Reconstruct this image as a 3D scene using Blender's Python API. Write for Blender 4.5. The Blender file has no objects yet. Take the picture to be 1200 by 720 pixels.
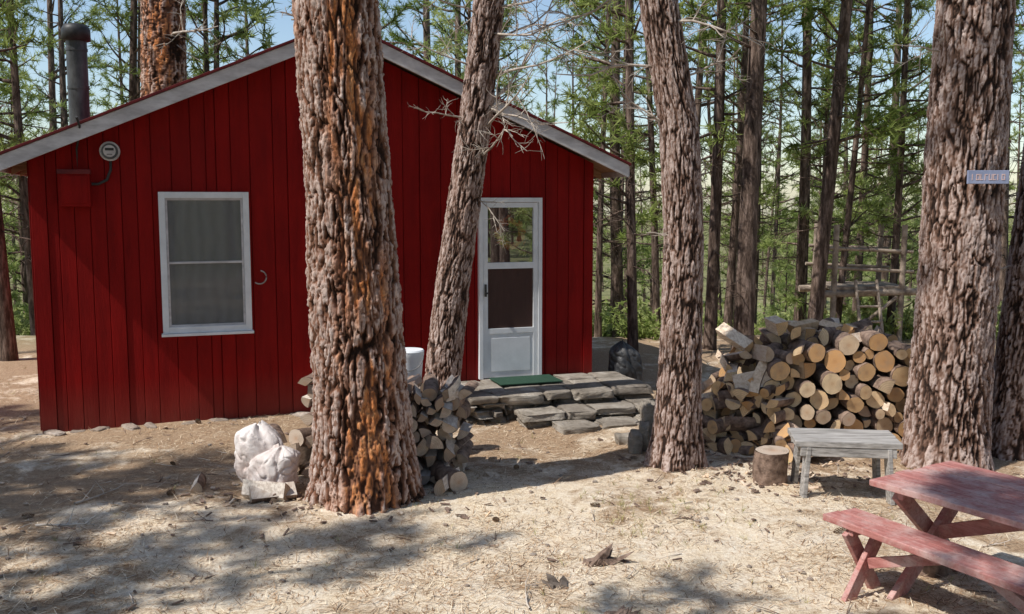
import bpy, math, random
import numpy as np
from mathutils import Vector, Matrix, noise, Euler

scene = bpy.context.scene
rng = np.random.default_rng(7)
R = random.Random(11)

# ---------------------------------------------------------------- materials
class NT:
    def __init__(s, name):
        s.m = bpy.data.materials.new(name); s.m.use_nodes = True
        s.t = s.m.node_tree; s.t.nodes.clear()
        s.out = s.t.nodes.new('ShaderNodeOutputMaterial')
    def n(s, typ, props=None, **inp):
        nd = s.t.nodes.new(typ)
        for k, v in (props or {}).items(): setattr(nd, k, v)
        for k, v in inp.items():
            k = k.replace('_', ' ')
            sock = nd.inputs[k] if k in nd.inputs else nd.inputs[int(k[1:])]
            if isinstance(v, bpy.types.NodeSocket): s.t.links.new(v, sock)
            else: sock.default_value = v
        return nd
    def ramp(s, fac, stops):
        nd = s.t.nodes.new('ShaderNodeValToRGB'); s.t.links.new(fac, nd.inputs[0])
        e = nd.color_ramp.elements
        while len(e) < len(stops): e.new(0.5)
        for i, (p, c) in enumerate(stops):
            e[i].position = p; e[i].color = (*c, 1) if len(c) == 3 else c
        return nd.outputs[0]
    def mix(s, fac, a, b, mode='MIX'):
        nd = s.t.nodes.new('ShaderNodeMix'); nd.data_type = 'RGBA'; nd.blend_type = mode
        for sock, v in ((nd.inputs[0], fac), (nd.inputs[6], a), (nd.inputs[7], b)):
            if isinstance(v, bpy.types.NodeSocket): s.t.links.new(v, sock)
            else: sock.default_value = v if not isinstance(v, tuple) or len(v) == 4 else (*v, 1)
        return nd.outputs[2]
    def math(s, op, a, b=0.0):
        nd = s.t.nodes.new('ShaderNodeMath'); nd.operation = op
        for i, v in enumerate((a, b)):
            if isinstance(v, bpy.types.NodeSocket): s.t.links.new(v, nd.inputs[i])
            else: nd.inputs[i].default_value = v
        return nd.outputs[0]
    def coord(s, scale=(1, 1, 1), which='Object'):
        tc = s.n('ShaderNodeTexCoord')
        return s.n('ShaderNodeMapping', Vector=tc.outputs[which], Scale=scale).outputs[0]
    def noise(s, vec, scale, detail=6, rough=.6, dist=0.0):
        return s.n('ShaderNodeTexNoise', Vector=vec, Scale=scale, Detail=detail, Roughness=rough, Distortion=dist).outputs[0]
    def attr(s, name):
        return s.n('ShaderNodeAttribute', {'attribute_name': name}).outputs['Fac']
    def bump(s, h, strength=.4, dist=.02):
        return s.n('ShaderNodeBump', Height=h, Strength=strength, Distance=dist).outputs[0]
    def done(s, color, rough=.85, normal=None, metallic=0.0, spec=.3, trans=None):
        kw = dict(Base_Color=color if isinstance(color, bpy.types.NodeSocket) else (*color, 1), Roughness=rough, Metallic=metallic)
        b = s.n('ShaderNodeBsdfPrincipled', None, **kw)
        b.inputs['Specular IOR Level'].default_value = spec
        if normal is not None: s.t.links.new(normal, b.inputs['Normal'])
        s.t.links.new(b.outputs[0], s.out.inputs[0]); return s.m

def simple(name, c1, c2, scale=8, stretch=(1, 1, 1), rough=.85, bump=.3, bd=.01, metallic=0, spec=.3, p=(.35, .65), dist=0.):
    t = NT(name); v = t.coord(stretch)
    nz = t.noise(v, scale, 6, .65, dist)
    col = t.ramp(nz, [(p[0], c1), (p[1], c2)])
    nm = t.bump(t.noise(v, scale * 3, 6, .7), bump, bd) if bump else None
    return t.done(col, rough, nm, metallic, spec)

def m_ground():
    t = NT('forest_floor'); v = t.coord()
    big = t.noise(v, .8, 6, .65, .6)
    mid = t.noise(v, 3.0, 6, .7, .8)
    fine = t.noise(v, 38, 8, .8, 1.2)
    fib = t.noise(t.coord((60, 9, 30)), 1.6, 5, .7, 2.5)
    fib2 = t.noise(t.coord((9, 60, 30)), 1.6, 5, .7, 2.5)
    f = t.math('ADD', t.math('MULTIPLY', fib, .5), t.math('MULTIPLY', fib2, .5))
    base = t.ramp(fine, [(.31, (.22, .14, .09)), (.43, (.68, .54, .39)), (.60, (.89, .81, .67))])
    straw = t.ramp(f, [(.39, (.22, .13, .07)), (.47, (.68, .52, .34)), (.56, (.92, .82, .65))])
    c = t.mix(t.ramp(mid, [(.42, (0, 0, 0)), (.58, (1, 1, 1))]), base, straw)
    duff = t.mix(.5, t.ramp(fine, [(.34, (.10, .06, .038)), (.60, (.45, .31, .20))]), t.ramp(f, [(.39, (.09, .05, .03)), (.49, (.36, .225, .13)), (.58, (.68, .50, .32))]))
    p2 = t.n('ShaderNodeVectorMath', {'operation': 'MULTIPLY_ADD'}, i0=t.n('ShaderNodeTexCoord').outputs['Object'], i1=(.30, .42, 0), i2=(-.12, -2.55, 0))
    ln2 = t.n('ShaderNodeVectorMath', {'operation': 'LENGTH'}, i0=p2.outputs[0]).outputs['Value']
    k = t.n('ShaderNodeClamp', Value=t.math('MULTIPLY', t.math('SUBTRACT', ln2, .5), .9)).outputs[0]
    dm = t.math('ADD', big, t.math('MULTIPLY', k, .19))  # duff thins towards the clearing centre, painting its sunlit brightness into the colour
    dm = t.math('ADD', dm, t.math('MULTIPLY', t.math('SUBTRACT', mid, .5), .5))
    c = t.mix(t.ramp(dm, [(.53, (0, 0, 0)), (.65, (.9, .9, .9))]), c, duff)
    p = t.n('ShaderNodeVectorMath', {'operation': 'SUBTRACT'}, i0=t.n('ShaderNodeTexCoord').outputs['Object'], i1=(0, 5, 0))
    ln = t.n('ShaderNodeVectorMath', {'operation': 'LENGTH'}, i0=p.outputs[0]).outputs['Value']
    far = t.math('MULTIPLY', t.math('SUBTRACT', ln, 12.0), .2); far = t.n('ShaderNodeClamp', Value=far).outputs[0]
    gm = t.math('MULTIPLY', far, t.ramp(mid, [(.40, (1, 1, 1)), (.66, (.5, .5, .5))]))
    c = t.mix(gm, c, (.14, .16, .06, 1))
    h = t.math('ADD', fine, f)
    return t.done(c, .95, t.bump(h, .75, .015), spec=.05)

def m_bark(name, plate1, plate2, mid, crev, orange, oamt):
    t = NT(name); v = t.coord((1, 1, .3))
    n1 = t.noise(v, 16, 8, .7, .5); n2 = t.noise(v, 75, 6, .75); n3 = t.noise(t.coord((1, 1, .3)), 3.2, 6, .65)
    pl = t.ramp(n1, [(.3, plate1), (.66, plate2)])
    om = t.math('MULTIPLY', t.attr('B'), oamt)
    om = t.math('ADD', om, t.math('MULTIPLY', t.ramp(n3, [(.55, (0, 0, 0)), (.68, (1, 1, 1))]), oamt * .45))
    orr = t.ramp(n1, [(.32, (orange[0] * .4, orange[1] * .3, orange[2] * .28)), (.5, orange), (.68, (orange[0] * 1.12, orange[1] * 1.6, orange[2] * 2.2))])
    pl = t.mix(om, pl, orr)
    pl = t.mix(.55, pl, t.ramp(n2, [(.32, (.36, .33, .31)), (.54, (1, 1, 1))]), 'MULTIPLY')
    a = t.attr('A')
    c = t.mix(t.ramp(a, [(.05, (0, 0, 0)), (.4, (1, 1, 1))]), pl, (*mid, 1))
    c = t.mix(t.ramp(a, [(.4, (0, 0, 0)), (.9, (1, 1, 1))]), c, (*crev, 1))
    return t.done(c, .92, t.bump(t.math('ADD', n2, n1), .9, .014), spec=.15)

def m_far_bark():
    t = NT('far_pine_bark'); v = t.coord((1, 1, .2))
    n1 = t.noise(v, 15, 5, .75)
    c = t.ramp(n1, [(.34, (.03, .02, .016)), (.5, (.12, .083, .064)), (.68, (.33, .24, .195))])
    return t.done(c, .95, t.bump(n1, .9, .05), spec=.1)

def m_needles(name, c1, c2, c3, trans=.45):
    t = NT(name)
    oi = t.n('ShaderNodeObjectInfo').outputs['Random']
    f = t.math('ADD', t.math('MULTIPLY', t.attr('A'), .6), t.math('MULTIPLY', oi, .4))
    c = t.ramp(f, [(.08, c1), (.5, c2), (.9, c3)])
    d = t.n('ShaderNodeBsdfDiffuse', Color=c); tr = t.n('ShaderNodeBsdfTranslucent', Color=c)
    mx = t.n('ShaderNodeMixShader', Fac=trans); t.t.links.new(d.outputs[0], mx.inputs[1]); t.t.links.new(tr.outputs[0], mx.inputs[2])
    t.t.links.new(mx.outputs[0], t.out.inputs[0]); return t.m

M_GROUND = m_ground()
M_BARK1 = m_bark('old_pine_bark', (.34, .215, .17), (.78, .62, .54), (.24, .11, .065), (.035, .018, .012), (.72, .27, .095), 1.)
M_BARK2 = m_bark('grey_pine_bark', (.30, .205, .17), (.70, .56, .50), (.21, .12, .085), (.035, .021, .016), (.46, .22, .12), .45)
M_FBARK = m_far_bark()
M_NEED = m_needles('pine_needles', (.09, .13, .026), (.22, .28, .07), (.40, .45, .16))
M_NEEDY = m_needles('young_pine_needles', (.16, .22, .05), (.36, .43, .14), (.58, .62, .28), .5)
M_TWIG = simple('dead_twig', (.26, .20, .16), (.60, .52, .44), 12, bump=0)
t = NT('needle_litter'); c = t.ramp(t.attr('A'), [(0, (.12, .055, .028)), (.45, (.46, .28, .15)), (1, (.92, .80, .60))]); M_LITTER = t.done(c, .8, spec=.2)
def m_siding():
    t = NT('red_painted_siding'); v = t.coord((1, 1, .12))
    n1 = t.noise(v, 9, 6, .6); n2 = t.noise(t.coord(), 1.2, 4, .6); n3 = t.noise(v, 60, 6, .7); n4 = t.noise(t.coord((1, 1, .5)), 30, 4, .7)
    c = t.ramp(n1, [(.3, (.185, .0024, .002)), (.7, (.31, .0055, .0042))])
    c = t.mix(t.math('MULTIPLY', t.attr('A'), .45), c, (.15, .0025, .002, 1))
    c = t.mix(t.ramp(n2, [(.5, (0, 0, 0)), (.75, (.4, .4, .4))]), c, (.36, .011, .008, 1))
    c = t.mix(t.ramp(n4, [(.66, (0, 0, 0)), (.74, (.5, .5, .5))]), c, (.10, .012, .010, 1))
    z = t.n('ShaderNodeSeparateXYZ', Vector=t.n('ShaderNodeTexCoord').outputs['Object']).outputs[2]
    low = t.math('MULTIPLY', t.ramp(z, [(.0, (1, 1, 1)), (.5, (0, 0, 0))]), n1)
    c = t.mix(low, c, (.15, .055, .04, 1))
    r = t.math('ADD', .5, t.math('MULTIPLY', n2, .3))
    return t.done(c, r, t.bump(t.math('ADD', n3, n1), .45, .007), spec=.15)
M_RED = m_siding()
M_DRED = simple('dark_red_metal', (.10, .006, .008), (.17, .015, .015), 6, rough=.5, bump=.1)
M_WHITE = simple('white_trim_paint', (.70, .71, .72), (.82, .83, .84), 5, rough=.5, bump=.1, bd=.003)
M_FASC = simple('weathered_white_fascia', (.44, .41, .41), (.70, .67, .67), 4, (1, 1, 3), rough=.7, bump=.2, bd=.004)
M_SOFF = simple('bare_soffit_wood', (.30, .17, .09), (.50, .32, .19), 4, (1, 12, 12), bump=.2, bd=.004)
M_METAL = simple('galvanised_pipe', (.06, .06, .062), (.16, .16, .16), 6, (1, 1, .4), rough=.45, bump=.1, metallic=.6)
M_BLACK = simple('black_iron', (.02, .02, .02), (.05, .05, .05), 8, rough=.5, bump=.1)
def m_stone(name, cols):
    t = NT(name); v = t.coord((1, 1, 2.2))
    n1 = t.noise(v, 3.5, 8, .65, .5); n2 = t.noise(v, 22, 8, .75)
    c = t.ramp(n1, [(.3, cols[0]), (.5, cols[1]), (.7, cols[2])])
    c = t.mix(.6, c, t.ramp(n2, [(.3, (.4, .38, .36)), (.62, (1, 1, 1))]), 'MULTIPLY')
    c = t.mix(t.math('MULTIPLY', t.attr('A'), .5), c, (.16, .13, .105, 1))
    return t.done(c, .9, t.bump(t.math('ADD', n1, n2), .9, .03), spec=.2)
M_STONE = m_stone('field_stone', ((.26, .19, .15), (.48, .38, .31), (.66, .58, .50)))
M_SLAB = m_stone('porch_flagstone', ((.20, .17, .135), (.42, .365, .30), (.64, .58, .50)))
def m_paintwood():
    t = NT('faded_red_wood'); v = t.coord((1.2, 14, 14))
    n1 = t.noise(v, 3, 8, .7); n2 = t.noise(t.coord(), 4, 8, .75); n4 = t.noise(t.coord((1, 2, 2)), 26, 6, .75)
    c = t.ramp(n1, [(.3, (.28, .09, .075)), (.6, (.47, .205, .18))])
    c = t.mix(t.ramp(n2, [(.44, (0, 0, 0)), (.62, (.75, .75, .75))]), c, (.56, .41, .37, 1))
    c = t.mix(t.ramp(n4, [(.54, (0, 0, 0)), (.68, (.7, .7, .7))]), c, (.20, .085, .065, 1))
    return t.done(c, .75, t.bump(t.math('ADD', n1, n4), .5, .004), spec=.2)
M_PWOOD = m_paintwood()
M_GWOOD = simple('weathered_grey_wood', (.18, .165, .15), (.48, .45, .42), 3, (1.2, 14, 14), bump=.5, bd=.005)
M_DBOARD = simple('dark_weathered_timber', (.06, .045, .035), (.20, .16, .13), 6, bump=.4)
M_PLAT = simple('platform_timber', (.17, .125, .095), (.46, .37, .29), 6, bump=.4)
def m_end(name, cols, edge):
    t = NT(name)
    n2 = t.noise(t.coord(), 14, 5, .6)
    ring = t.math('SINE', t.math('MULTIPLY', t.math('ADD', t.attr('A'), t.math('MULTIPLY', n2, .12)), 46))
    base = t.ramp(t.attr('B'), [(0, cols[0]), (.35, cols[1]), (.7, cols[2]), (1, cols[3])])
    c = t.mix(t.math('MULTIPLY', t.math('ADD', ring, 1), .16), base, (.30, .15, .07, 1))
    core = t.ramp(t.attr('A'), [(0, (.55, .55, .55)), (.25, (.2, .2, .2)), (.6, (0, 0, 0))])
    c = t.mix(core, c, (.36, .17, .07, 1))
    c = t.mix(t.ramp(n2, [(.47, (0, 0, 0)), (.72, (.6, .6, .6))]), c, (*edge, 1))
    return t.done(c, .85, t.bump(n2, .4, .008), spec=.15)
M_END = m_end('cut_log_end', [(.54, .29, .12), (.72, .46, .23), (.78, .60, .38), (.48, .36, .27)], (.36, .25, .17))
M_OLDEND = m_end('old_log_end', [(.30, .22, .16), (.46, .36, .27), (.58, .48, .38), (.36, .31, .27)], (.22, .17, .13))
def m_split(name, cols, st):
    t = NT(name); v = t.coord((30, 6, 30))
    n2 = t.noise(v, 1.2, 6, .7)
    base = t.ramp(t.attr('B'), [(0, cols[0]), (.5, cols[1]), (1, cols[2])])
    c = t.mix(t.ramp(n2, [(.35, (.7, .7, .7)), (.6, (0, 0, 0))]), base, (*st, 1))
    return t.done(c, .85, t.bump(n2, .5, .01), spec=.15)
M_SPLIT = m_split('split_wood_face', [(.66, .46, .28), (.84, .71, .56), (.58, .48, .39)], (.40, .24, .14))
M_OLDSPLIT = m_split('old_split_face', [(.54, .44, .35), (.82, .73, .63), (.48, .42, .36)], (.30, .21, .155))
M_LBARK = simple('firewood_bark', (.09, .055, .04), (.36, .25, .19), 12, bump=.9, bd=.02)
M_STICK = simple('bleached_stick', (.40, .33, .26), (.66, .58, .50), 9, bump=.3)
M_GREEN = simple('green_doormat', (.015, .045, .028), (.03, .075, .045), 60, bump=.5)
M_GRASS = simple('grass_blades', (.20, .20, .06), (.52, .46, .20), 4, bump=0)
def m_sack(name, c1, c2, c3, low, rough):
    t = NT(name); v = t.coord()
    n1 = t.noise(v, 4, 6, .65, .8); n2 = t.noise(v, 14, 6, .65, 1.5)
    c = t.ramp(n1, [(.33, c1), (.5, c2), (.7, c3)])
    z = t.n('ShaderNodeSeparateXYZ', Vector=t.n('ShaderNodeTexCoord').outputs['Object']).outputs[2]
    c = t.mix(t.math('MULTIPLY', t.ramp(z, [(-.0, (1, 1, 1)), (.26, (0, 0, 0))]), t.ramp(n2, [(.35, (0, 0, 0)), (.6, (1, 1, 1))])), c, (*low, 1))
    return t.done(c, rough, t.bump(n2, .6, .02), spec=.3)
M_SACK = m_sack('dusty_sack_cloth', (.48, .39, .35), (.70, .63, .59), (.80, .76, .73), (.36, .20, .15), .65)
M_DSACK = m_sack('dark_bag_plastic', (.02, .02, .022), (.05, .05, .052), (.13, .125, .12), (.06, .045, .035), .35)
def m_glass(name, dark, gl=.5, rough=.02):
    t = NT(name)
    tr = t.n('ShaderNodeBsdfTransparent', Color=(*dark, 1)); g = t.n('ShaderNodeBsdfGlossy', Roughness=rough, Color=(.8, .85, .9, 1))
    mx = t.n('ShaderNodeMixShader', Fac=gl); t.t.links.new(tr.outputs[0], mx.inputs[1]); t.t.links.new(g.outputs[0], mx.inputs[2])
    t.t.links.new(mx.outputs[0], t.out.inputs[0]); return t.m
M_GLASS = m_glass('window_glass', (.85, .88, .88), .15)
M_DGLASS = m_glass('door_glass', (.85, .85, .85), .45, .01)
def m_screen(name, col, k):
    t = NT(name)
    tr = t.n('ShaderNodeBsdfTransparent'); g = t.n('ShaderNodeBsdfDiffuse', Color=(*col, 1))
    mx = t.n('ShaderNodeMixShader', Fac=k); t.t.links.new(tr.outputs[0], mx.inputs[1]); t.t.links.new(g.outputs[0], mx.inputs[2])
    t.t.links.new(mx.outputs[0], t.out.inputs[0]); return t.m
M_SCREEN = m_screen('insect_screen', (.19, .185, .18), .55)
M_DSCREEN = m_screen('door_insect_screen', (.10, .065, .055), .6)
def m_curtain():
    t = NT('curtain_cloth'); v = t.coord()
    x = t.n('ShaderNodeSeparateXYZ', Vector=v).outputs[0]
    wv = t.math('SINE', t.math('ADD', t.math('MULTIPLY', x, 48), t.math('MULTIPLY', t.noise(v, 2.6, 3), 9)))
    c = t.ramp(t.math('ADD', t.math('MULTIPLY', wv, .5), .5), [(0, (.40, .39, .37)), (1, (.54, .53, .51))])
    return t.done(c, .9)
M_CURT = m_curtain()
M_DARKIN = simple('dark_interior_door', (.09, .03, .024), (.14, .05, .04), 3, (6, 1, 1), rough=.6, bump=.1)
M_WREATH = simple('autumn_wreath', (.40, .05, .02), (.75, .26, .06), 40, bump=.3)
M_SIGN = simple('faded_blue_paint', (.20, .23, .34), (.34, .38, .52), 6, bump=.2, bd=.004)
M_LETTER = simple('cream_lettering', (.6, .42, .38), (.72, .52, .48), 6, bump=0)
M_CONE = simple('pine_cone', (.10, .06, .035), (.24, .15, .09), 30, bump=.6)

# ---------------------------------------------------------------- mesh builder
class MB:
    def __init__(s): s.V = []; s.F = []; s.M = []; s.A = []; s.B = []; s.S = []; s.n = 0
    def add(s, V, F, mat=0, A=0., B=0., M=None, smooth=True):
        V = np.asarray(V, float).reshape(-1, 3)
        if M is not None:
            m = np.array(M); V = V @ m[:3, :3].T + m[:3, 3]
        groups = F if isinstance(F, list) and len(F) and isinstance(F[0], np.ndarray) else None
        if groups is None:
            d = {}
            for f in F: d.setdefault(len(f), []).append(f)
            groups = [np.array(x, int) for x in d.values()]
        for g in groups:
            s.F.append(g + s.n); s.M.append(np.full(len(g), mat)); s.S.append(np.full(len(g), smooth))
        s.V.append(V); s.A.append(np.broadcast_to(np.asarray(A, float), (len(V),)).copy()); s.B.append(np.broadcast_to(np.asarray(B, float), (len(V),)).copy())
        s.n += len(V)
    def mesh(s, name, mats):
        me = bpy.data.meshes.new(name)
        V = np.concatenate(s.V); me.vertices.add(len(V)); me.vertices.foreach_set('co', V.astype(np.float32).ravel())
        li = np.concatenate([g.ravel() for g in s.F]); tot = np.concatenate([np.full(len(g), g.shape[1]) for g in s.F])
        st = np.concatenate([[0], np.cumsum(tot)[:-1]])
        me.loops.add(len(li)); me.loops.foreach_set('vertex_index', li.astype(np.int32))
        me.polygons.add(len(tot)); me.polygons.foreach_set('loop_start', st.astype(np.int32))
        me.polygons.foreach_set('material_index', np.concatenate(s.M).astype(np.int32))
        me.polygons.foreach_set('use_smooth', np.concatenate(s.S).astype(bool))
        for nm, arr in (('A', s.A), ('B', s.B)):
            a = me.attributes.new(nm, 'FLOAT', 'POINT'); a.data.foreach_set('value', np.concatenate(arr).astype(np.float32))
        for m in mats: me.materials.append(m)
        me.update(calc_edges=True); me.validate()
        return me
    def obj(s, name, mats, parent=None, loc=(0, 0, 0), rotz=0., bevel=0):
        o = bpy.data.objects.new(name, s.mesh(name, mats)); scene.collection.objects.link(o)
        o.location = loc; o.rotation_euler = (0, 0, rotz)
        if parent: o.parent = parent
        if bevel:
            b = o.modifiers.new('bevel', 'BEVEL'); b.width = bevel; b.segments = 2; b.limit_method = 'ANGLE'
        return o

def empty(name, loc=(0, 0, 0), rotz=0.):
    e = bpy.data.objects.new(name, None); scene.collection.objects.link(e); e.location = loc; e.rotation_euler = (0, 0, rotz); e.empty_display_size = .2
    return e

BOXF = [(0, 3, 2, 1), (4, 5, 6, 7), (0, 1, 5, 4), (1, 2, 6, 5), (2, 3, 7, 6), (3, 0, 4, 7)]
def box(mb, lo, hi, mat=0, A=0., M=None, B=0.):
    x0, y0, z0 = lo; x1, y1, z1 = hi
    mb.add([(x0, y0, z0), (x1, y0, z0), (x1, y1, z0), (x0, y1, z0), (x0, y0, z1), (x1, y0, z1), (x1, y1, z1), (x0, y1, z1)], BOXF, mat, A, B, M, False)
def beam(mb, p, q, w, h, mat=0, up=(0, 0, 1)):
    p = Vector(p); q = Vector(q); d = (q - p); L = d.length; d.normalize()
    u = Vector(up); s = d.cross(u).normalized(); u = s.cross(d).normalized()
    M = Matrix((( d.x, s.x, u.x, p.x), (d.y, s.y, u.y, p.y), (d.z, s.z, u.z, p.z), (0, 0, 0, 1)))
    box(mb, (0, -w / 2, -h / 2), (L, w / 2, h / 2), mat, M=M)
def tube(mb, pts, radii, n=6, mat=0, A=0., B=0., cap=True):
    P = np.asarray(pts, float); k = len(P); radii = np.broadcast_to(radii, (k,))
    T = np.gradient(P, axis=0); T /= np.linalg.norm(T, axis=1)[:, None] + 1e-9
    ref = np.array([0, 0, 1.]) if abs(T[:, 2]).mean() < .8 else np.array([1., 0, 0])
    S = np.cross(T, ref); S /= np.linalg.norm(S, axis=1)[:, None] + 1e-9; U = np.cross(S, T)
    a = np.linspace(0, 2 * np.pi, n, endpoint=False)
    V = P[:, None] + radii[:, None, None] * (np.cos(a)[None, :, None] * S[:, None] + np.sin(a)[None, :, None] * U[:, None])
    i = np.arange(k - 1)[:, None] * n; j = np.arange(n)[None]; j2 = (j + 1) % n
    Q = np.stack([i + j, i + j2, i + n + j2, i + n + j], -1).reshape(-1, 4)
    mb.add(V.reshape(-1, 3), [Q], mat, A, B)
    if cap and n > 4:
        mb.add(V[0], [np.arange(n)[None, ::-1].copy()], mat, A, B, smooth=False); mb.add(V[-1], [np.arange(n)[None]], mat, A, B, smooth=False)

# ---------------------------------------------------------------- terrain
def hgt(x, y):
    d = np.maximum(0, np.asarray(y, float) - 16.5)
    return -9 * (1 - np.exp(-(d * .15) / 9)) - .00 * x
def ground():
    N = 330; tt = np.linspace(-1, 1, N); m = np.sign(tt) * (np.abs(tt) ** 4 * 700 * .98 + np.abs(tt) * 13)
    X, Y = np.meshgrid(m, m + 8, indexing='ij')
    Z = hgt(X, Y); f = Z.copy().ravel()
    xs = X.ravel(); ys = Y.ravel()
    for i in range(len(xs)):
        x, y = xs[i], ys[i]
        r = math.hypot(x, y - 8)
        if r < 60:
            f[i] += .05 * noise.noise((x * .5, y * .5, 0)) + .022 * noise.noise((x * 2.3, y * 2.3, 3)) + .012 * noise.noise((x * 6, y * 6, 9))
        else: f[i] += 1.2 * noise.noise((x * .02, y * .02, 0))
    V = np.stack([xs, ys, f], 1); i = np.arange(N - 1)[:, None] * N; j = np.arange(N - 1)[None]
    Q = np.stack([i + j, i + N + j, i + N + j + 1, i + j + 1], -1).reshape(-1, 4)
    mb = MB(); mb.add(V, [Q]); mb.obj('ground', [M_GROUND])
ground()

# ---------------------------------------------------------------- foliage
def tufts(mb, C, D, nb, length, width, mat, spread=.8):
    C = np.asarray(C); D = np.asarray(D); n = len(C)
    if n == 0: return
    rd = rng.normal(size=(n, nb, 3)); rd /= np.linalg.norm(rd, axis=2)[..., None]
    d = D[:, None] * .55 + rd * spread; d /= np.linalg.norm(d, axis=2)[..., None]
    L = length * rng.uniform(.6, 1.15, (n, nb, 1))
    p = np.cross(d, rng.normal(size=(n, nb, 3))); p /= np.linalg.norm(p, axis=2)[..., None]
    c = C[:, None] + D[:, None] * rng.uniform(-.5, .3, (n, nb, 1)) * length
    V = np.stack([c - p * width / 2, c + p * width / 2, c + d * L], 2).reshape(-1, 3)
    F = np.arange(len(V)).reshape(-1, 3)
    A = np.repeat(rng.uniform(0, 1, n), nb * 3)
    mb.add(V, [F], mat, A, smooth=False)

def twig(mb, p, d, L, r, depth, mat=0, curl=.25, n=4):
    p = np.array(p, float); d = np.array(d, float); d /= np.linalg.norm(d)
    k = 6; pts = [p.copy()]; dirs = []
    for i in range(k):
        d = d + rng.normal(size=3) * curl * .5; d /= np.linalg.norm(d); p = p + d * L / k; pts.append(p.copy()); dirs.append(d.copy())
    tube(mb, pts, np.linspace(r, r * .3, k + 1), n, mat, cap=False)
    if depth > 0:
        for i in range(1, k):
            for q in range(R.choice((1, 1, 2))):
                dd = dirs[i] * .7 + rng.normal(size=3) * .6
                twig(mb, pts[i], dd, L * R.uniform(.25, .5), r * .5, depth - 1, mat, curl, 3)

def crown(mb, axis, z0, z1, blen, nbr, tl, tw, nb, mat_b, mat_n, shape=.8, droop=0., dens=1.):
    C = []; D = []
    for b in range(nbr):
        f = (b + R.random()) / nbr; z = z0 + (z1 - z0) * f
        ang = R.uniform(0, 2 * math.pi)
        L = blen * ((1 - f) ** shape * .85 + .15) * R.uniform(.55, 1.1)
        if f < .15: L *= .7
        x, y = axis(z); el = R.uniform(-.15, .35) + f * .5 - droop
        d = np.array([math.cos(ang) * math.cos(el), math.sin(ang) * math.cos(el), math.sin(el)])
        pts = [np.array([x, y, z])]; k = 6
        for i in range(k):
            d = d + rng.normal(size=3) * .12 + np.array([0, 0, .05]); d /= np.linalg.norm(d); pts.append(pts[-1] + d * L / k)
        tube(mb, pts, np.linspace(.012 + .016 * L, .006, k + 1), 4, mat_b, cap=False)
        P = np.array(pts)
        ns = max(3, int(L * 5 * dens))
        for s in range(ns):
            u = .25 + .75 * R.random() ** .8; i = min(k - 1, int(u * k)); a = P[i] + (P[i + 1] - P[i]) * (u * k - i)
            dd = (P[i + 1] - P[i]); dd = dd / np.linalg.norm(dd) * .6 + rng.normal(size=3) * np.array([.6, .6, .3]); dd /= np.linalg.norm(dd)
            l2 = R.uniform(.2, .55) * (.5 + .3 * L)
            e = a + dd * l2
            tube(mb, [a, e], [.007, .003], 3, mat_b, cap=False)
            m = max(2, int(l2 / tl * 1.6))
            for q in range(m):
                C.append(a + dd * l2 * (.35 + .65 * (q + .5) / m)); D.append(dd)
        C.append(P[-1]); D.append(d)
    tufts(mb, C, D, nb, tl, tw, mat_n)
    return len(C)

def far_tree(name, H, r0, z0, blen, nbr, young=False, bend=.2, dead=10, dens=1., tw=.026, nb=11):
    mb = MB(); ph = R.uniform(0, 6)
    ax = lambda z: (bend * math.sin(z * .25 + ph) - bend * math.sin(ph), bend * .7 * math.cos(z * .21 + ph) - bend * .7 * math.cos(ph))
    zs = np.linspace(-.4, H, 22); tube(mb, [(*ax(z), z) for z in zs], r0 * (1 - np.clip(zs / H, 0, 1)) ** .75 + .01 + r0 * .35 * np.exp(-np.clip(zs, 0, 9) / .25), 9, 0)
    crown(mb, ax, z0, H, blen, nbr, .22, tw, nb, 0, 1, .9, .0, dens)
    for i in range(dead):
        z = R.uniform(1.0, z0 + 2); a = R.uniform(0, 6.28)
        twig(mb, (*ax(z), z), (math.cos(a), math.sin(a), R.uniform(-.3, .3)), R.uniform(.5, 1.4), .014, 1, 0, .2, 3)
    return mb.mesh(name, [M_FBARK, M_NEEDY if young else M_NEED])

FT = [far_tree('tall_pine_a', 17, .13, 4.2, 2.3, 46, dead=16),
      far_tree('tall_pine_b', 15, .105, 3.0, 1.9, 46, dead=14),
      far_tree('tall_pine_c', 18, .17, 5.0, 2.6, 46, dead=18),
      far_tree('slim_pine_d', 12.5, .07, 1.9, 1.6, 46, dead=12),
      far_tree('broad_pine_e', 12.5, .17, 4.6, 3.0, 56, dead=8, dens=1.5, tw=.036, nb=13)]
FY = [far_tree('young_pine_a', 6, .06, .4, 1.7, 44, True, .08, 0, 1.1),
      far_tree('young_pine_b', 8.5, .075, .7, 2.0, 50, True, .08, 2, 1.05),
      far_tree('young_pine_c', 3.6, .045, .25, 1.2, 30, True, .05, 0, 1.2)]
mb = MB(); C = []; D = []
for i in range(60):
    a = R.uniform(0, 6.28); r = R.uniform(0, .35); l = R.uniform(.25, .75); d = np.array([math.cos(a) * .6, math.sin(a) * .6, R.uniform(.4, 1.)]); d /= np.linalg.norm(d)
    p = np.array([r * math.cos(a), r * math.sin(a), -.05]); tube(mb, [p, p + d * l], [.006, .002], 3, 0, cap=False)
    for q in range(4): C.append(p + d * l * (.3 + .23 * q)); D.append(d)
tufts(mb, C, D, 7, .09, .035, 1, .9); SHRUB = mb.mesh('understory_shrub', [M_FBARK, M_NEEDY])

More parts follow.
